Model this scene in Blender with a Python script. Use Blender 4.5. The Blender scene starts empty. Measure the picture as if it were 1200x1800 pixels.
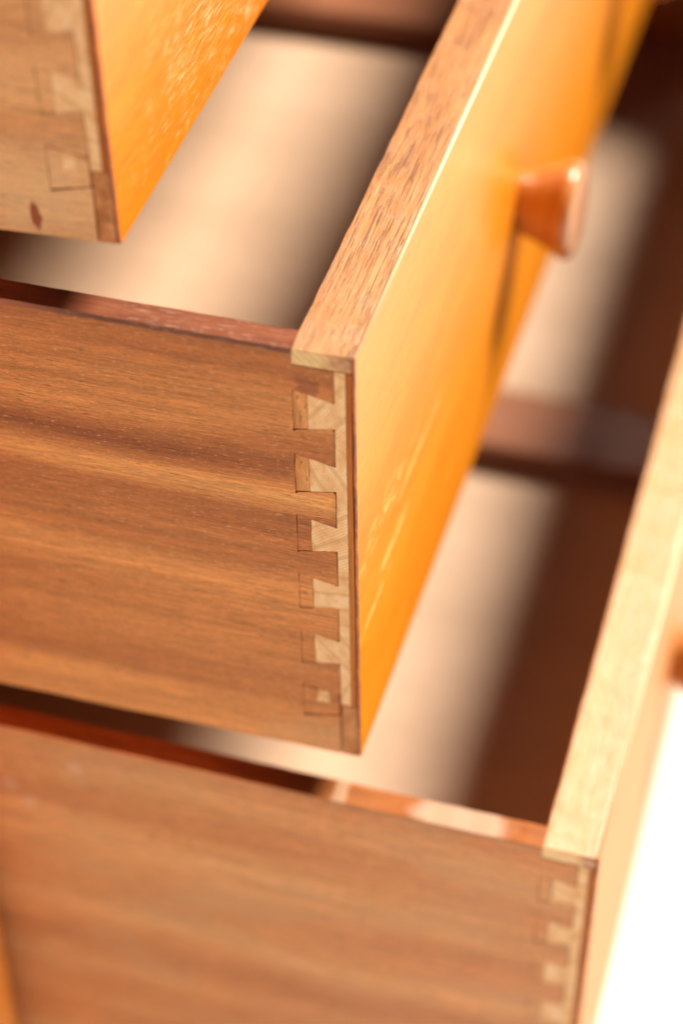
import bpy, bmesh, math, random
from mathutils import Matrix, Vector

# ------------------------------------------------------------------ camera
sc = bpy.context.scene
col = sc.collection
cam = bpy.data.cameras.new('camera')
camo = bpy.data.objects.new('camera', cam); col.objects.link(camo); sc.camera = camo
camo.matrix_world = Matrix(((0.959799, -0.180229, 0.215184, 0.114611),
                            (0.280284, 0.656597, -0.700229, -0.384953),
                            (-0.015088, 0.732392, 0.680716, 0.454788),
                            (0, 0, 0, 1)))
cam.sensor_fit = 'VERTICAL'; cam.sensor_height = 36; cam.sensor_width = 24
cam.lens = 4367.6 / 1800 * 36
cam.clip_start = .02; cam.clip_end = 400
cam.dof.use_dof = True; cam.dof.focus_distance = .552; cam.dof.aperture_fstop = 5.4

# ------------------------------------------------------------------ world, sun, exposure
trav = Vector((-.57, -.78, -1)).normalized()          # the way the sunlight travels
to_sun = -trav
w = bpy.data.worlds.new('World'); sc.world = w; w.use_nodes = True
nt = w.node_tree
sky = nt.nodes.new('ShaderNodeTexSky'); sky.sky_type = 'NISHITA'; sky.sun_disc = False
sky.sun_elevation = math.asin(to_sun.z)
sky.sun_rotation = math.atan2(to_sun.x, to_sun.y)
bg = nt.nodes['Background']; bg.inputs['Strength'].default_value = .008
nt.links.new(sky.outputs[0], bg.inputs['Color'])
sl = bpy.data.lights.new('sun', 'SUN'); sl.energy = 5; sl.angle = math.radians(17); sl.color = (1, .90, .77)
so = bpy.data.objects.new('sun', sl); col.objects.link(so)
so.rotation_euler = trav.to_track_quat('-Z', 'Y').to_euler(); so.location = to_sun * 3
vs = sc.view_settings
vs.view_transform = 'Standard'; vs.look = 'None'; vs.gamma = 1; vs.exposure = 1.0
sc.cycles.caustics_reflective = False

# ------------------------------------------------------------------ materials
def srgb(r, g, b):
    f = lambda c: (c / 255 / 12.92) if c / 255 <= .04045 else ((c / 255 + .055) / 1.055) ** 2.4
    return (f(r), f(g), f(b), 1)

class NT:
    def __init__(s, name):
        s.m = bpy.data.materials.new(name); s.m.use_nodes = True
        s.t = s.m.node_tree; s.b = s.t.nodes['Principled BSDF']
        s.co = s.n('ShaderNodeTexCoord').outputs['Object']
    def n(s, typ, **k):
        a = s.t.nodes.new(typ)
        for q, v in k.items(): setattr(a, q, v)
        return a
    def l(s, a, b): s.t.links.new(a, b)
    def noise(s, scale, detail=3, rough=.55, dist=0, off=(0, 0, 0)):
        mp = s.n('ShaderNodeMapping'); mp.inputs['Scale'].default_value = scale; mp.inputs['Location'].default_value = off
        s.l(s.co, mp.inputs[0])
        no = s.n('ShaderNodeTexNoise'); no.inputs['Scale'].default_value = 1
        no.inputs['Detail'].default_value = detail; no.inputs['Roughness'].default_value = rough; no.inputs['Distortion'].default_value = dist
        s.l(mp.outputs[0], no.inputs['Vector']); return no.outputs['Fac']
    def rng(s, v, a, b, c=0., d=1.):
        m = s.n('ShaderNodeMapRange'); m.inputs[1].default_value = a; m.inputs[2].default_value = b
        m.inputs[3].default_value = c; m.inputs[4].default_value = d; s.l(v, m.inputs[0]); return m.outputs[0]
    def math(s, op, a, b=None):
        m = s.n('ShaderNodeMath', operation=op)
        for i, v in enumerate((a, b)):
            if v is None: continue
            if isinstance(v, (int, float)): m.inputs[i].default_value = v
            else: s.l(v, m.inputs[i])
        return m.outputs[0]
    def ramp(s, v, stops, interp='LINEAR'):
        r = s.n('ShaderNodeValToRGB'); r.color_ramp.interpolation = interp
        e = r.color_ramp.elements
        while len(e) < len(stops): e.new(.5)
        for i, (p, c) in enumerate(stops): e[i].position = p; e[i].color = c if len(c) == 4 else (*c, 1)
        s.l(v, r.inputs[0]); return r.outputs[0]
    def mix(s, f, a, b, mode='MIX'):
        m = s.n('ShaderNodeMix', data_type='RGBA', blend_type=mode)
        for i, v in ((0, f), (6, a), (7, b)):
            if isinstance(v, (int, float)): m.inputs[i].default_value = v
            elif isinstance(v, tuple): m.inputs[i].default_value = v
            else: s.l(v, m.inputs[i])
        return m.outputs[2]
    def sep(s):
        a = s.n('ShaderNodeSeparateXYZ'); s.l(s.co, a.inputs[0]); return a.outputs
    def bump(s, h, strength, dist):
        b = s.n('ShaderNodeBump'); b.inputs['Strength'].default_value = strength; b.inputs['Distance'].default_value = dist
        s.l(h, b.inputs['Height']); s.l(b.outputs[0], s.b.inputs['Normal'])
    def blob(s, centre, radii, noise_amp=.5, nscale=(300, 300, 300), soft=.5):
        """a stain with an uneven outline: 1 inside, 0 outside"""
        mp = s.n('ShaderNodeMapping', vector_type='POINT')
        mp.inputs['Scale'].default_value = tuple(1 / r for r in radii)
        mp.inputs['Location'].default_value = tuple(-c / r for c, r in zip(centre, radii))
        s.l(s.co, mp.inputs[0])
        ln = s.n('ShaderNodeVectorMath', operation='LENGTH'); s.l(mp.outputs[0], ln.inputs[0])
        nz = s.noise(nscale, 3)
        v = s.math('ADD', ln.outputs['Value'], s.rng(nz, .3, .7, -noise_amp, noise_amp))
        return s.rng(v, 1 - soft / 2, 1 + soft / 2, 1, 0)

def along(axis, a, b):       # mapping scale: 'a' along the grain, 'b' across
    return tuple(a if k == axis else b for k in 'XYZ')

def wood(name, stops, axis, band=(4, 45), fibre=(60, 1400), fibre_amt=.35, pore=(220, 3200), pore_amt=0., pore_thr=.62,
         pore_col=None, rough=.45, coat=0., coat_rough=.2, bump=.3, seed=0, extra=None, zbands=None, spec=.5, dist=.4, speck=.0, mid=None):
    t = NT(name); o = (seed * 3.7, seed * 5.1, seed * 2.3)
    b = t.noise(along(axis, *band), 4, .55, dist, o)
    if zbands:
        z = t.sep()[2]
        wob = t.noise(along(axis, 5, 30), 2, .5, 0, o)
        zz = t.math('ADD', z, t.rng(wob, .3, .7, -.004, .004))
        zr = t.ramp(t.rng(zz, zbands[0], zbands[1]), [(p, (v, v, v)) for p, v in zbands[2]], 'EASE')
        b = t.math('ADD', t.math('MULTIPLY', b, .45), t.math('MULTIPLY', zr, .55))
    c = t.ramp(t.rng(b, .27, .73), stops)
    f1 = t.noise(along(axis, *fibre), 4, .65, 0, o)
    f2 = t.noise(along(axis, fibre[0] * 5, fibre[1] * 2.2), 2, .6, 0, o)
    f = t.math('ADD', t.math('MULTIPLY', f1, .6), t.math('MULTIPLY', f2, .4))
    k = t.rng(f, .32, .68, 1 - fibre_amt, 1 + fibre_amt)
    c = t.mix(1., c, t.n('ShaderNodeCombineColor').outputs[0], 'MULTIPLY') if False else c
    if mid:
        f3 = t.noise(along(axis, mid[0], mid[1]), 4, .65, .2, o)
        k = t.math('MULTIPLY', k, t.rng(f3, .3, .7, 1 - mid[2], 1 + mid[2]))
    vm = t.n('ShaderNodeVectorMath', operation='SCALE'); t.l(c, vm.inputs[0]); t.l(k, vm.inputs['Scale']); c = vm.outputs[0]
    h = f
    if speck:
        s_ = t.noise(along(axis, 500, 2600), 2, .7, 0, o)
        c = t.mix(t.rng(s_, .6, .75, 0, speck), c, (.85, .5, .25, 1))
    if pore_amt:
        p = t.noise(along(axis, *pore), 2, .5, 0, o)
        q = t.noise(along(axis, 30, 220), 2, .5, 0, o)
        p = t.math('ADD', p, t.rng(q, .3, .7, -.035, .035))
        pm = t.rng(p, pore_thr, pore_thr + .06)
        c = t.mix(t.math('MULTIPLY', pm, pore_amt), c, pore_col or (.05, .018, .008, 1))
        h = t.math('SUBTRACT', f, t.math('MULTIPLY', pm, .6))
    t.coat = coat; rv = rough
    t.rough = t.rng(f, .3, .7, rough * .85, rough * 1.2)
    if extra: c = extra(t, c) or c
    t.l(c, t.b.inputs['Base Color'])
    t.l(t.rough, t.b.inputs['Roughness'])
    t.b.inputs['Coat Weight'].default_value = coat; t.b.inputs['Coat Roughness'].default_value = coat_rough
    t.b.inputs['Specular IOR Level'].default_value = spec
    if bump: t.bump(h, bump, .0004)
    else: t.t.links.remove(t.b.inputs['Roughness'].links[0]); t.b.inputs['Roughness'].default_value = rough
    return t.m

# ------------------------------------------------------------------ mesh helpers
def finish(name, bm, m, parent, bevel=0., seg=2, smooth=False):
    bmesh.ops.recalc_face_normals(bm, faces=bm.faces)
    me = bpy.data.meshes.new(name); bm.to_mesh(me); bm.free()
    o = bpy.data.objects.new(name, me); col.objects.link(o); me.materials.append(m)
    if parent: o.parent = parent
    if smooth:
        for p in me.polygons: p.use_smooth = True
    if bevel:
        b = o.modifiers.new('bevel', 'BEVEL'); b.width = bevel; b.segments = seg; b.limit_method = 'ANGLE'; b.angle_limit = math.radians(40)
    return o

def box_bm(x0, x1, y0, y1, z0, z1, bm=None):
    bm = bm or bmesh.new()
    v = [bm.verts.new(p) for p in ((x0, y0, z0), (x1, y0, z0), (x1, y1, z0), (x0, y1, z0), (x0, y0, z1), (x1, y0, z1), (x1, y1, z1), (x0, y1, z1))]
    for f in ((0, 3, 2, 1), (4, 5, 6, 7), (0, 1, 5, 4), (1, 2, 6, 5), (2, 3, 7, 6), (3, 0, 4, 7)): bm.faces.new([v[i] for i in f])
    return bm

def prism_xz(pts, y0, y1, bm=None):
    """outline in (x, z), extruded along y"""
    bm = bm or bmesh.new()
    a = [bm.verts.new((x, y0, z)) for x, z in pts]; b = [bm.verts.new((x, y1, z)) for x, z in pts]
    bm.faces.new(a); bm.faces.new(list(reversed(b)))
    n = len(pts)
    for i in range(n): bm.faces.new((a[i], b[i], b[(i + 1) % n], a[(i + 1) % n]))
    return bm

def jag(p, q, n, amp, rnd, ends=False):
    """points from p to q (q left out), nudged sideways"""
    dx, dz = q[0] - p[0], q[1] - p[1]; L = math.hypot(dx, dz) or 1; nx, nz = -dz / L, dx / L
    out = []
    for i in range(n):
        t = i / n; k = 0 if (i == 0 and not ends) else rnd.uniform(-amp, amp)
        out.append((p[0] + dx * t + nx * k, p[1] + dz * t + nz * k))
    return out

def rough_bar(x0, x1, y0, y1, z0, z1, axis, n, amp, rnd, closed_ends=True):
    """a bar with its long edges worn a little uneven"""
    bm = bmesh.new(); rings = []
    for i in range(n + 1):
        t = i / n
        j = lambda: rnd.uniform(-amp, amp)
        if axis == 'Y':
            y = y0 + (y1 - y0) * t
            r = [(x0 + j(), y, z0), (x1, y, z0 + j() * .3), (x1 + j() * .3, y, z1 + j() * .5), (x0 + j(), y, z1 + j())]
        elif axis == 'Z':
            z = z0 + (z1 - z0) * t
            r = [(x0, y0 + j(), z), (x1 + j() * .3, y0 + j(), z), (x1, y1, z), (x0, y1, z)]
        else:
            x = x0 + (x1 - x0) * t
            r = [(x, y0 + j(), z0 + j()), (x, y1, z0 + j()), (x, y1 + j(), z1 + j()), (x, y0 + j(), z1 + j())]
        rings.append([bm.verts.new(p) for p in r])
    for a, b in zip(rings, rings[1:]):
        for k in range(4): bm.faces.new((a[k], a[(k + 1) % 4], b[(k + 1) % 4], b[k]))
    bm.faces.new(rings[0]); bm.faces.new(list(reversed(rings[-1])))
    return bm

def tag(o, label=None, cat=None, group=None, kind=None):
    for k, v in (('label', label), ('category', cat), ('group', group), ('kind', kind)):
        if v: o[k] = v
    return o

# ------------------------------------------------------------------ the drawers
W, T, S = .47, .01424, .00637          # width across, thickness of the front, thickness of a side
XS, XP, XT, XE, XV = -.0142, -.0108, -.0048, -.0023, -.0009   # joint lines measured back from the face
PITCH = .0182
rnd = random.Random(7)

MAH = [(0, (.30, .078, .018)), (.35, (.50, .156, .038)), (.65, (.71, .262, .070)), (1, (.90, .41, .125))]

MAHL = [(0, (.44, .14, .040)), (.4, (.60, .215, .07)), (1, (.80, .37, .14))]
MAHP = [(0, (.42, .14, .042)), (.4, (.58, .23, .08)), (1, (.82, .41, .17))]

def side_extra_b(t, c):
    m = t.blob((-.102, 0, .1015), (.0022, .05, .0009), .35, (500, 500, 500))
    c = t.mix(t.math('MULTIPLY', m, .5), c, (.85, .62, .45, 1))
    m = t.blob((-.0115, 0, .1145), (.0028, .05, .0030), .6, (400, 400, 500))
    c = t.mix(t.math('MULTIPLY', m, .55), c, (.22, .05, .02, 1))
    m = t.blob((-.006, 0, .004), (.016, .05, .006), .5, (200, 200, 300), .9)
    c = t.mix(t.math('MULTIPLY', m, .35), c, (.55, .33, .17, 1))
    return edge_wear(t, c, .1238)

def edge_wear(t, c, ztop, worn=.7):
    """top edge: darker old varnish, rubbed pale in short strokes"""
    z = t.sep()[2]
    top = t.rng(z, ztop - .0006, ztop - .0001)
    st = t.noise((260, 1900, 1900), 4, .7); st2 = t.noise((25, 60, 60), 2)
    s = t.math('MULTIPLY', t.rng(st, .55, .66), t.rng(st2, .42, .6))
    d = t.ramp(t.noise((45, 500, 500), 4, .6), [(.25, (.12, .033, .014)), (.55, (.20, .060, .025)), (.8, (.28, .105, .05))])
    d = t.mix(t.rng(t.sep()[0], -.085, -.066, 1, 0), d, t.mix(1., d, (2.2, 2.0, 2.2, 1), 'MULTIPLY'))  # colour brightened towards the back to offset the shadow of the drawer above
    d = t.mix(t.math('MULTIPLY', s, worn), d, (.46, .32, .26, 1))
    return t.mix(top, c, d)

def side_extra_c(t, c):
    z = t.sep()[2]
    top = t.rng(z, .1616 - .0009, .1616 - .0003)
    c = t.mix(t.rng(t.noise((14, 30, 40), 3, .6), .48, .66, 0, .5), c, (.60, .33, .15, 1))
    d = t.ramp(t.noise((45, 400, 400), 4, .6), [(.25, (.22, .06, .010)), (.55, (.33, .10, .018)), (.8, (.42, .15, .035))])
    d = t.mix(t.rng(t.sep()[0], -.10, -.072, 1, 0), d, t.mix(1., d, (2.9, 2.5, 3.2, 1), 'MULTIPLY'))  # painted light: back stretch brightened where the middle drawer shades it
    m = t.blob((-.035, .003, .1616), (.0115, .006, .01), .15, (160, 160, 160), .4)
    d = t.mix(m, d, (.46, .30, .20, 1))
    m = t.blob((-.066, .003, .1616), (.0016, .02, .01), .3, (160, 160, 160), .35)
    d = t.mix(t.math('MULTIPLY', m, .7), d, (.46, .30, .18, 1))
    for cx, cz in ((-.136, .150), (-.150, .132), (-.155, .137)):
        m = t.blob((cx, 0, cz), (.0022, .05, .0022), .4, (400, 400, 400), .7)
        c = t.mix(t.math('MULTIPLY', m, .18), c, (.85, .66, .55, 1))
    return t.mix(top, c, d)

def side_extra_a(t, c):
    m = t.blob((-.018, 0, .010), (.014, .05, .010), .5, (200, 200, 300), 1.2)
    c = t.mix(t.math('MULTIPLY', m, .45), c, (.72, .45, .23, 1))
    m = t.blob((-.0182, 0, .0042), (.0011, .05, .0038), .35, (500, 500, 300), .3)
    c = t.mix(t.math('MULTIPLY', m, 1.), c, (.30, .06, .01, 1))
    return c

def wear(t, c, spots, colr, amt, sc3=(3000, 120, 900)):
    """rubbed flakes in the veneer, running with the grain"""
    st = t.noise(sc3, 3, .6)
    for (y, z, ry, rz, th) in spots:
        m = t.blob((0, y, z), (.05, ry, rz), .5, (200, 60, 200), 1.1)
        k = t.math('MULTIPLY', m, t.rng(st, th, th + .06))
        c = t.mix(t.math('MULTIPLY', k, amt), c, colr)
    return c

ORANGE = [(0, (.74, .232, .007)), (.5, (.82, .268, .010)), (1, (.87, .305, .016))]

def veneer_a(t, c):
    return wear(t, c, [(.125, .022, .07, .018, .50), (.10, .04, .05, .02, .55), (.07, .012, .05, .012, .57), (.15, .035, .05, .03, .48)],
                (.86, .68, .34, 1), .42, (3000, 150, 2300))
def veneer_b(t, c):
    return wear(t, c, [(.055, .055, .016, .0012, .40), (.03, .046, .014, .0016, .42), (.012, .040, .012, .0010, .42), (.025, .062, .02, .004, .5)],
                (1., .66, .2, 1), .6, (3000, 150, 600))
def veneer_c(t, c): return c

PINE = [(0, (.80, .40, .17)), (.5, (.93, .54, .26)), (1, (.98, .66, .37))]

def pine_material(name, seed):
    """end grain and long grain of the pale core wood: ring lines at a new angle in every pin"""
    t = NT(name)
    vor = t.n('ShaderNodeMapping'); vor.inputs['Scale'].default_value = (1, 1, 1); t.l(t.co, vor.inputs[0])
    xyz = t.sep()
    idx = t.math('FLOOR', t.math('DIVIDE', t.math('ADD', xyz[2], -.0079), PITCH))
    ang = t.math('MULTIPLY', t.math('SINE', t.math('ADD', t.math('MULTIPLY', idx, 2.4), seed + .6)), 1.1)
    rot = t.n('ShaderNodeVectorRotate', rotation_type='Y_AXIS'); t.l(t.co, rot.inputs['Vector']); t.l(ang, rot.inputs['Angle'])
    wv = t.n('ShaderNodeTexWave', wave_type='BANDS', bands_direction='Z'); t.l(rot.outputs[0], wv.inputs['Vector'])
    wv.inputs['Scale'].default_value = 420; wv.inputs['Distortion'].default_value = 2.5; wv.inputs['Detail'].default_value = 2; wv.inputs['Detail Scale'].default_value = .5
    wv2 = t.n('ShaderNodeTexWave', wave_type='BANDS', bands_direction='Z'); t.l(rot.outputs[0], wv2.inputs['Vector'])
    wv2.inputs['Scale'].default_value = 60; wv2.inputs['Distortion'].default_value = 3; wv2.inputs['Detail'].default_value = 2
    b = t.noise((250, 250, 160), 3, .6, 0, (seed, seed, seed))
    c = t.ramp(t.rng(b, .3, .7), PINE)
    c = t.mix(t.rng(wv.outputs['Fac'], .55, 1, 0, .26), c, (.50, .25, .09, 1))
    c = t.mix(t.rng(wv2.outputs['Fac'], .8, 1, 0, .45), c, (.62, .27, .07, 1))
    sp = t.noise((2200, 2200, 2200), 2, .6)
    c = t.mix(t.rng(sp, .66, .72, 0, .7), c, (.12, .05, .03, 1))
    dirt = t.noise((330, 330, 330), 3, .6, 0, (seed + 4, 1, 2))
    c = t.mix(t.rng(dirt, .56, .75, 0, .5), c, (.45, .22, .1, 1))
    t.l(c, t.b.inputs['Base Color']); t.b.inputs['Roughness'].default_value = .55; t.b.inputs['Specular IOR Level'].default_value = .25
    t.bump(b, .4, .0003); return t.m

def dovetail_side(L, H, ztop, pins, r, y0, y1, scar):
    """outline of a side board whose end is cut into tails between the pins"""
    p = []
    p += jag((-L, 0), (XT - .004, 0), 30, .00012, r)
    p += [(XT - .0003, 0.0000)]
    for c in pins:
        g = lambda: r.choice((.00002, .00004, .00008, .00018)) if c > .08 and scar else .00001
        lo, hi = c - .0036 - g(), c + .0036 + g()
        llo, lhi = c - .0056 - g(), c + .0056 + g()
        xt = XT - .0002
        nk = r.choice((.0002, .0006, .0008)) if c > .05 and scar else .0002
        p += [(xt, lo - nk), (xt - nk * .8, lo)]
        p += jag((xt - .0011, lo - .0002), (XS + .0006, llo + .0001), 9, .00008, r)
        p += [(XS + .0006, llo + .0001), (XS + .0003, llo - nk * .5), (XS - nk * .4, llo - nk * .2)]
        p += jag((XS, llo), (XS, lhi), 9, .0001, r)
        p += jag((XS, lhi), (xt - .0002, hi), 9, .00008, r)
        p += jag((xt, hi + .0004), (xt, hi + .0045), 4, .00007, r)
    p += [(XT - .0002, H - .0046), (XS, H - .0046)]
    p += jag((XS, ztop), (-L, ztop), 70, .00013, r) + [(-L, ztop)]
    q = []
    for a in p:
        if not q or math.hypot(a[0] - q[-1][0], a[1] - q[-1][1]) > 1e-5: q.append(a)
    bm = prism_xz(q, y0, y1)
    return bm

def make_drawer(name, H, L, mats, pins, label, floor_z, muntin_y, knobs, seed, drop=.0001, scar=True):
    r = random.Random(seed)
    root = bpy.data.objects.new(name, None); col.objects.link(root); root.empty_display_size = .02
    tag(root, label, 'drawer', 'open drawers stepped out of the chest')
    M = mats; ztop = H - drop
    # near side, dovetailed
    bm = dovetail_side(L, H, ztop, pins, r, 0, S, scar)
    bm.normal_update(); bmesh.ops.triangulate(bm, faces=[f for f in bm.faces if len(f.verts) > 4], ngon_method='EAR_CLIP')
    finish('side_panel', bm, M['side'], root, .00016, 2)
    # far side
    finish('side_panel', rough_bar(-L, XS, W - S, W, 0, ztop, 'X', 30, .0001, r), M['side'], root, .0004, 2)
    # core board of the front with its comb of pins
    pts = [(XE, .0176), (XE, H - .0046), (XT, H - .0046)]
    for c in reversed(pins):
        if c < .02: continue
        k = .0036 + .0020 * (XT - XP) / (XT - XS)
        pts += jag((XT, c + .0036), (XP, c + k), 5, .00004, r)
        pts += jag((XP, c + k), (XP, c - k), 5, .00006, r)
        pts += jag((XP, c - k), (XT, c - .0036), 5, .00004, r)
        pts += jag((XT, c - .0036), (XT, c - .0036 - .008), 5, .00005, r)
    pts += [(XT, .0176)]
    bm = prism_xz(pts, .00005, S - .0001)
    bm.normal_update(); bmesh.ops.triangulate(bm, faces=[f for f in bm.faces if len(f.verts) > 4], ngon_method='EAR_CLIP')
    finish('front_board', bm, M['pine'], root)
    bm = box_bm(XS, XE, S, W - S, 0.0001, H - .0046)
    box_bm(XT, XE, W - S, W, .0001, H - .0046, bm)
    finish('inner_board', bm, INNER, root)
    # what fills the mouths of the sockets
    for c in pins:
        if c < .02:
            k = .0052
            f = prism_xz(jag((XS + .0001, c - k), (XT - .0004, c - .0034), 6, .00006, r) + jag((XT - .0004, c - .0034), (XT - .0004, c + .0034), 4, .00005, r)
                         + jag((XT - .0004, c + .0034), (XS + .0001, c + k), 6, .00006, r) + jag((XS + .0001, c + k), (XS + .0001, c - k), 4, .00008, r), .00012, S - .0002)
            finish('joint_filler', f, M['side'], root, .00008, 1)
            f = prism_xz(jag((-.0108, c + .0001), (-.0076, c + .0004), 5, .0002, r) + jag((-.0076, c + .0004), (-.0079, c + .0040), 5, .0002, r)
                         + jag((-.0079, c + .0040), (-.0102, c + .0046), 5, .0002, r) + jag((-.0102, c + .0046), (-.0108, c + .0001), 5, .0002, r), .00003, S - .0003)
            finish('pin_stub', f, M['pine'], root)
        else:
            k0 = .0056 - .00005; k1 = .0036 + .0020 * (XT - XP) / (XT - XS)
            f = prism_xz(jag((XS + .0001, c - k0), (XP - .0001, c - k1), 4, .00005, r) + jag((XP - .0001, c - k1), (XP - .0001, c + k1), 8, .00006, r)
                         + jag((XP - .0001, c + k1), (XS + .0001, c + k0), 4, .00005, r) + jag((XS + .0001, c + k0), (XS + .0001, c - k0), 10, .00005, r), .00009, S - .0002)
            finish('joint_filler', f, M['filler'] if scar and c > .08 else M['side'], root, .00008, 1)
    # lippings and the veneered face
    finish('top_lipping', rough_bar(XS, XV, 0, W, H - .0044, H, 'Y', 90, .00014, r), M['oak'], root, .0003, 2)
    finish('bottom_lipping', rough_bar(XT, XV, 0, W, 0, .0174, 'Y', 40, .0001, r), M['filler_dark'], root, .0002, 1)
    finish('edge_lipping', rough_bar(XE + .0001, XV - .0001, 0, S, .0176, H - .0046, 'Z', 60, .00004, r), M['edge'], root)
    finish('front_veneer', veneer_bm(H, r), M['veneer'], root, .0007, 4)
    # bottom in two panels with the rib between them, and the back
    finish('bottom_panel', box_bm(-L + .01, XS, S, muntin_y, floor_z - .004, floor_z), M['floor'], root)
    finish('bottom_panel', box_bm(-L + .01, XS, muntin_y + .032, W - S, floor_z - .004, floor_z), M['floor'], root)
    finish('bottom_rib', box_bm(-L + .01, XS, muntin_y + .0015, muntin_y + .0305, floor_z - .006, floor_z + .0085), M['rib'], root, .0015, 3)
    finish('back_panel', box_bm(-L, -L + .009, S, W - S, 0, ztop - .004), M['side'], root, .0005, 2)
    for (ky, kz) in knobs:
        make_knob(root, ky, kz, M['knob'])
    return root

def veneer_bm(H, r):
    bm = bmesh.new(); n = 130
    x0, x1 = XV, 0
    g = []
    for i in range(n + 1):
        z = H * i / n; j = r.uniform(-.00011, .00011) if 0 < i < n else 0
        g.append([bm.verts.new(p) for p in ((x0, j * .5, z), (x1, j, z), (x1, W, z), (x0, W, z))])
    for a, b in zip(g, g[1:]):
        for k in range(4): bm.faces.new((a[k], a[(k + 1) % 4], b[(k + 1) % 4], b[k]))
    bm.faces.new(g[0]); bm.faces.new(list(reversed(g[-1])))
    return bm

KNOB = [(-.0008, 0), (-.0008, .0086), (.0006, .0088), (.0020, .0089), (.0060, .0105), (.0100, .0122), (.0118, .0131), (.0128, .0136), (.0140, .0138), (.0152, .0135),
        (.0160, .0126), (.0164, .0110), (.0166, .0060), (.0166, 0)]
def make_knob(root, ky, kz, m):
    bm = bmesh.new(); n = 64; rings = []
    for x, rr in KNOB:
        if rr == 0: rings.append([bm.verts.new((x, ky, kz))])
        else: rings.append([bm.verts.new((x, ky + rr * math.cos(2 * math.pi * i / n), kz + rr * math.sin(2 * math.pi * i / n))) for i in range(n)])
    for a, b in zip(rings, rings[1:]):
        for i in range(n):
            j = (i + 1) % n
            if len(a) == 1: bm.faces.new((a[0], b[i], b[j]))
            elif len(b) == 1: bm.faces.new((a[i], a[j], b[0]))
            else: bm.faces.new((a[i], a[j], b[j], b[i]))
    finish('knob', bm, m, root, smooth=True)

def mats_for(tagname, seed, side_extra, veneer_extra, zb):
    M = {}
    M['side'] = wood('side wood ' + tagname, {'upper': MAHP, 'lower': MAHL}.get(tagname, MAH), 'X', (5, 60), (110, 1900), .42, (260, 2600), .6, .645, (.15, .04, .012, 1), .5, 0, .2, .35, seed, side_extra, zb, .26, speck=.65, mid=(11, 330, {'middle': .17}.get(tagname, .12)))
    M['pine'] = pine_material('core wood ' + tagname, seed)
    M['filler'] = wood('filler wood ' + tagname, [(0, (.66, .27, .09)), (.5, (.80, .38, .15)), (1, (.92, .50, .22))] if tagname == 'upper' else [(0, (.46, .15, .04)), (.5, (.66, .26, .08)), (1, (.82, .38, .14))], 'Z', (40, 250), (200, 1600), .25, (500, 1800), .6, .64, None, .6, 0, .2, .3, seed + 3, spec=.2)
    M['filler_dark'] = wood('lower lipping wood ' + tagname, [(0, (.28, .07, .02)), (.5, (.52, .19, .06)), (1, (.68, .31, .12))], 'Y', (20, 160), (100, 900), .25, (260, 1600), .4, .66, None, .5, 0, .2, .3, seed + 5, spec=.15)
    M['edge'] = wood('edge strip wood ' + tagname, [(0, (.30, .07, .010)), (.5, (.47, .125, .018)), (1, (.66, .23, .045))], 'Z', (12, 300), (60, 3000), .3, (260, 2600), .4, .64, None, .5, 0, .2, .3, seed + 6, spec=.15)
    def oak_end(t, c):     # the sawn end shows pale end grain, dirtier towards the face
        y = t.sep()[1]; x = t.sep()[0]
        e = t.rng(y, .00012, .0004, 1, 0)
        n = t.noise((260, 260, 400), 3, .6, 0, (seed, 0, 0))
        wv = t.n('ShaderNodeTexWave', wave_type='BANDS', bands_direction='DIAGONAL'); t.l(t.co, wv.inputs['Vector']); wv.inputs['Scale'].default_value = 300; wv.inputs['Distortion'].default_value = 3
        k = t.math('ADD', t.rng(x, -.0085, -.003, 0, .75), t.rng(n, .3, .7, -.3, .35))
        cc = t.ramp(k, [(.0, (.95, .60, .25)), (.45, (.78, .40, .15)), (.9, (.42, .14, .045))])
        cc = t.mix(t.rng(wv.outputs['Fac'], .5, 1, 0, .3), cc, (.40, .2, .09, 1))
        return t.mix(e, c, cc)
    pale = tagname == 'lower'
    M['oak'] = wood('oak lipping ' + tagname, [(0, (.42, .19, .050)), (1, (.50, .255, .075))] if pale else [(0, (.33, .135, .05)), (.5, (.41, .20, .072)), (1, (.50, .28, .115))], 'Y', (7, 260), (40, 1900), .08 if pale else .2, (75, 4600), 0. if pale else .7, .562, (.09, .03, .016, 1), .33, .15, .25, .6, seed + 1, oak_end, None, .5, speck=.0)
    def ven(t, c):
        y = t.sep()[1]
        e = t.rng(y, .00015, .0005, 1, 0)
        d = t.ramp(t.noise((500, 500, 120), 4, .7), [(.35, (.16, .03, .004)), (.5, (.36, .08, .006)), (.68, (.8, .25, .012))])
        c = veneer_extra(t, c)
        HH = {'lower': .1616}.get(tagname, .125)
        glint = t.rng(t.sep()[2], HH - .0012, HH - .0006)  # top bevel: sun glint painted pale into the colour, oak tone near the corner
        c = t.mix(glint, c, t.mix(t.rng(y, .01, .09), (.46, .19, .05, 1), (.80, .66, .42, 1)))
        return t.mix(e, c, d)
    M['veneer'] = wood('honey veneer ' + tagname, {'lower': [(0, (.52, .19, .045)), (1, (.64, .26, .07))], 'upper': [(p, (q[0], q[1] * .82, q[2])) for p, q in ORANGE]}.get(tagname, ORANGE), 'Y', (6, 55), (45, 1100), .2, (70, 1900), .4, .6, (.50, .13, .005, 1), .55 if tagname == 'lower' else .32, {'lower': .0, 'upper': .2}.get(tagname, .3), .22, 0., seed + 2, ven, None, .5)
    return M

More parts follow.
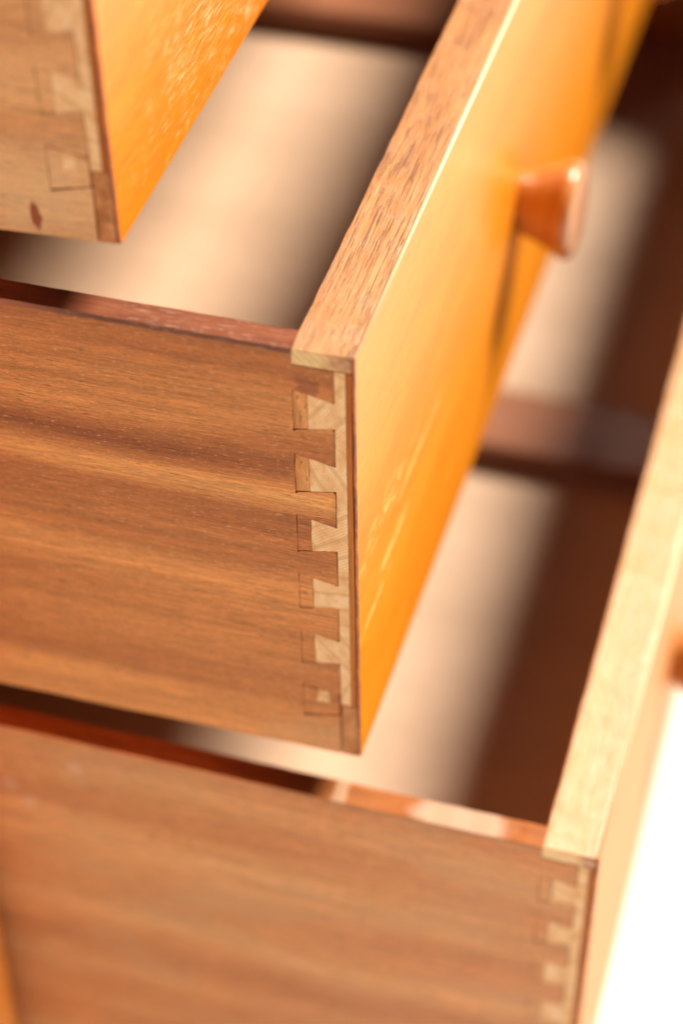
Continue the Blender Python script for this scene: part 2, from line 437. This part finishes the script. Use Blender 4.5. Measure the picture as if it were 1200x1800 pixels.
FLOOR = wood('drawer bottom wood', [(0, (.50, .33, .215)), (.5, (.55, .365, .24)), (1, (.60, .405, .275))], 'X', (6, 26), (60, 500), .08, rough=.5, bump=.1)
RIB = wood('rib wood', [(0, (.22, .075, .035)), (.5, (.27, .10, .045)), (1, (.33, .14, .065))], 'X', (5, 60), (60, 600), .15, rough=.4, bump=.1)
INNER = wood('inner board wood', [(0, (.17, .055, .022)), (1, (.25, .09, .04))], 'Y', (5, 40), (60, 700), .15, rough=.5, bump=.1)
KNOBM = wood('knob wood', [(0, (.33, .09, .016)), (.5, (.42, .15, .030)), (1, (.5, .195, .048))], 'Z', (30, 160), (90, 700), .2, rough=.34, coat=.4, coat_rough=.1, bump=.08)

ZB_B = (0, .125, [(0, .62), (.10, .50), (.17, .32), (.30, .45), (.44, .62), (.52, .40), (.60, .22), (.655, .70), (.73, .18), (.80, .48), (.90, .42), (1, .30)])
ZB_C = (0.018, .1616, [(0, .6), (.15, .42), (.28, .55), (.36, .36), (.45, .55), (.58, .42), (.7, .6), (.8, .5), (.9, .62), (1, .45)])
ZB_A = (0, .125, [(0, .7), (.12, .85), (.2, .55), (.28, .8), (.4, .62), (.55, .8), (.7, .5), (.85, .7), (1, .6)])

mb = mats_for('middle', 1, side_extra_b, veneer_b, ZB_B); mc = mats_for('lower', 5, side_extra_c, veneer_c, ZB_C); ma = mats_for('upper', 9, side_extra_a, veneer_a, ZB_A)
for m in (ma, mb, mc): m['floor'] = FLOOR; m['rib'] = RIB; m['knob'] = KNOBM
pins = lambda n: [.0170 + PITCH * k for k in range(n)]

upper = make_drawer('drawer', .125, .30, ma, pins(6), 'upper drawer with flaking orange front, pulled out least, in the top left corner', .012, .27, [(.166, .052), (W - .166, .052)], 31, scar=False)
middle = make_drawer('drawer', .125, .32, mb, pins(6), 'middle drawer in sharp focus, its whole dovetailed corner and conical knob showing', .020, .277, [(.1605, .0535), (W - .166, .0515)], 12)
lower = make_drawer('drawer', .1616, .34, mc, pins(8), 'lower drawer pulled out furthest, pale worn patch on the top edge of its side', .0680, .2125, [(.139, .0795), (W - .139, .0795)], 55, scar=False)
def place(o, R, p): o.matrix_world = Matrix([list(R[i]) + [p[i]] for i in range(3)] + [[0, 0, 0, 1]])
place(upper, ((0.999418, -0.010708, -0.032384), (0.011771, 0.999392, 0.032816), (0.032013, -0.033178, 0.998937)), (-.050327, 0, .144752))
RC = Matrix(((0.999516, -0.008113, 0.030027), (0.009904, 0.998150, -0.059980), (-0.029485, 0.060248, 0.997748)))
pc = Vector((.0601803, -.00073834, -.01840095)) - RC @ Vector((0, 0, .1616))
place(lower, RC, pc)

# ------------------------------------------------------------------ the chest they slide in
chest = bpy.data.objects.new('chest_carcase', None); col.objects.link(chest); chest.location = (-.095, 0, -.42)
tag(chest, 'orange varnished chest body, a sliver of its front edge in the bottom left corner', 'chest')
def cpart(name, bm, m, bevel=.0006):
    o = finish(name, bm, m, None, bevel, 2)
    o.data.transform(Matrix.Translation((.095, 0, .42))); o.parent = chest
CH = wood('chest varnish', ORANGE, 'Z', (6, 50), (26, 900), .1, rough=.35, coat=.4, coat_rough=.15, bump=.15, seed=20)
CD = wood('chest inside wood', MAH[:3], 'X', (6, 50), (26, 600), .15, rough=.6, bump=.15, seed=22)
XF = -.1045
cpart('side_panel', box_bm(-.47, XF, -.0215, -.0035, -.42, .36), CH)
cpart('side_panel', box_bm(-.47, XF, W + .0205, W + .0385, -.42, .36), CH)
cpart('top_panel', box_bm(-.475, XF + .006, -.026, W + .043, .3605, .378), CH)
cpart('back_panel', box_bm(-.466, -.46, -.003, W + .02, -.4, .36), CD)
for z0, z1 in ((.1275, .1375), (-.0125, -.0035)):
    cpart('rail', box_bm(-.14, XF - .002, -.003, W + .02, z0, z1), CD)
cpart('lower_panel', box_bm(-.12, XF - .001, -.003, W + .02, -.40, -.19), CH)

# ------------------------------------------------------------------ ground
t = NT('pale paving')
n1 = t.noise((3, 3, 3), 4, .6); n2 = t.noise((60, 60, 60), 3, .6)
c = t.ramp(t.math('ADD', t.math('MULTIPLY', n1, .6), t.math('MULTIPLY', n2, .4)), [(.3, (.78, .76, .73)), (.7, (.86, .85, .83))])
t.l(c, t.b.inputs['Base Color']); t.b.inputs['Roughness'].default_value = .7; t.bump(n2, .3, .002)
g = finish('ground', box_bm(-60, 60, -60, 60, -.62, -.42), t.m, None)
tag(g, kind='structure')
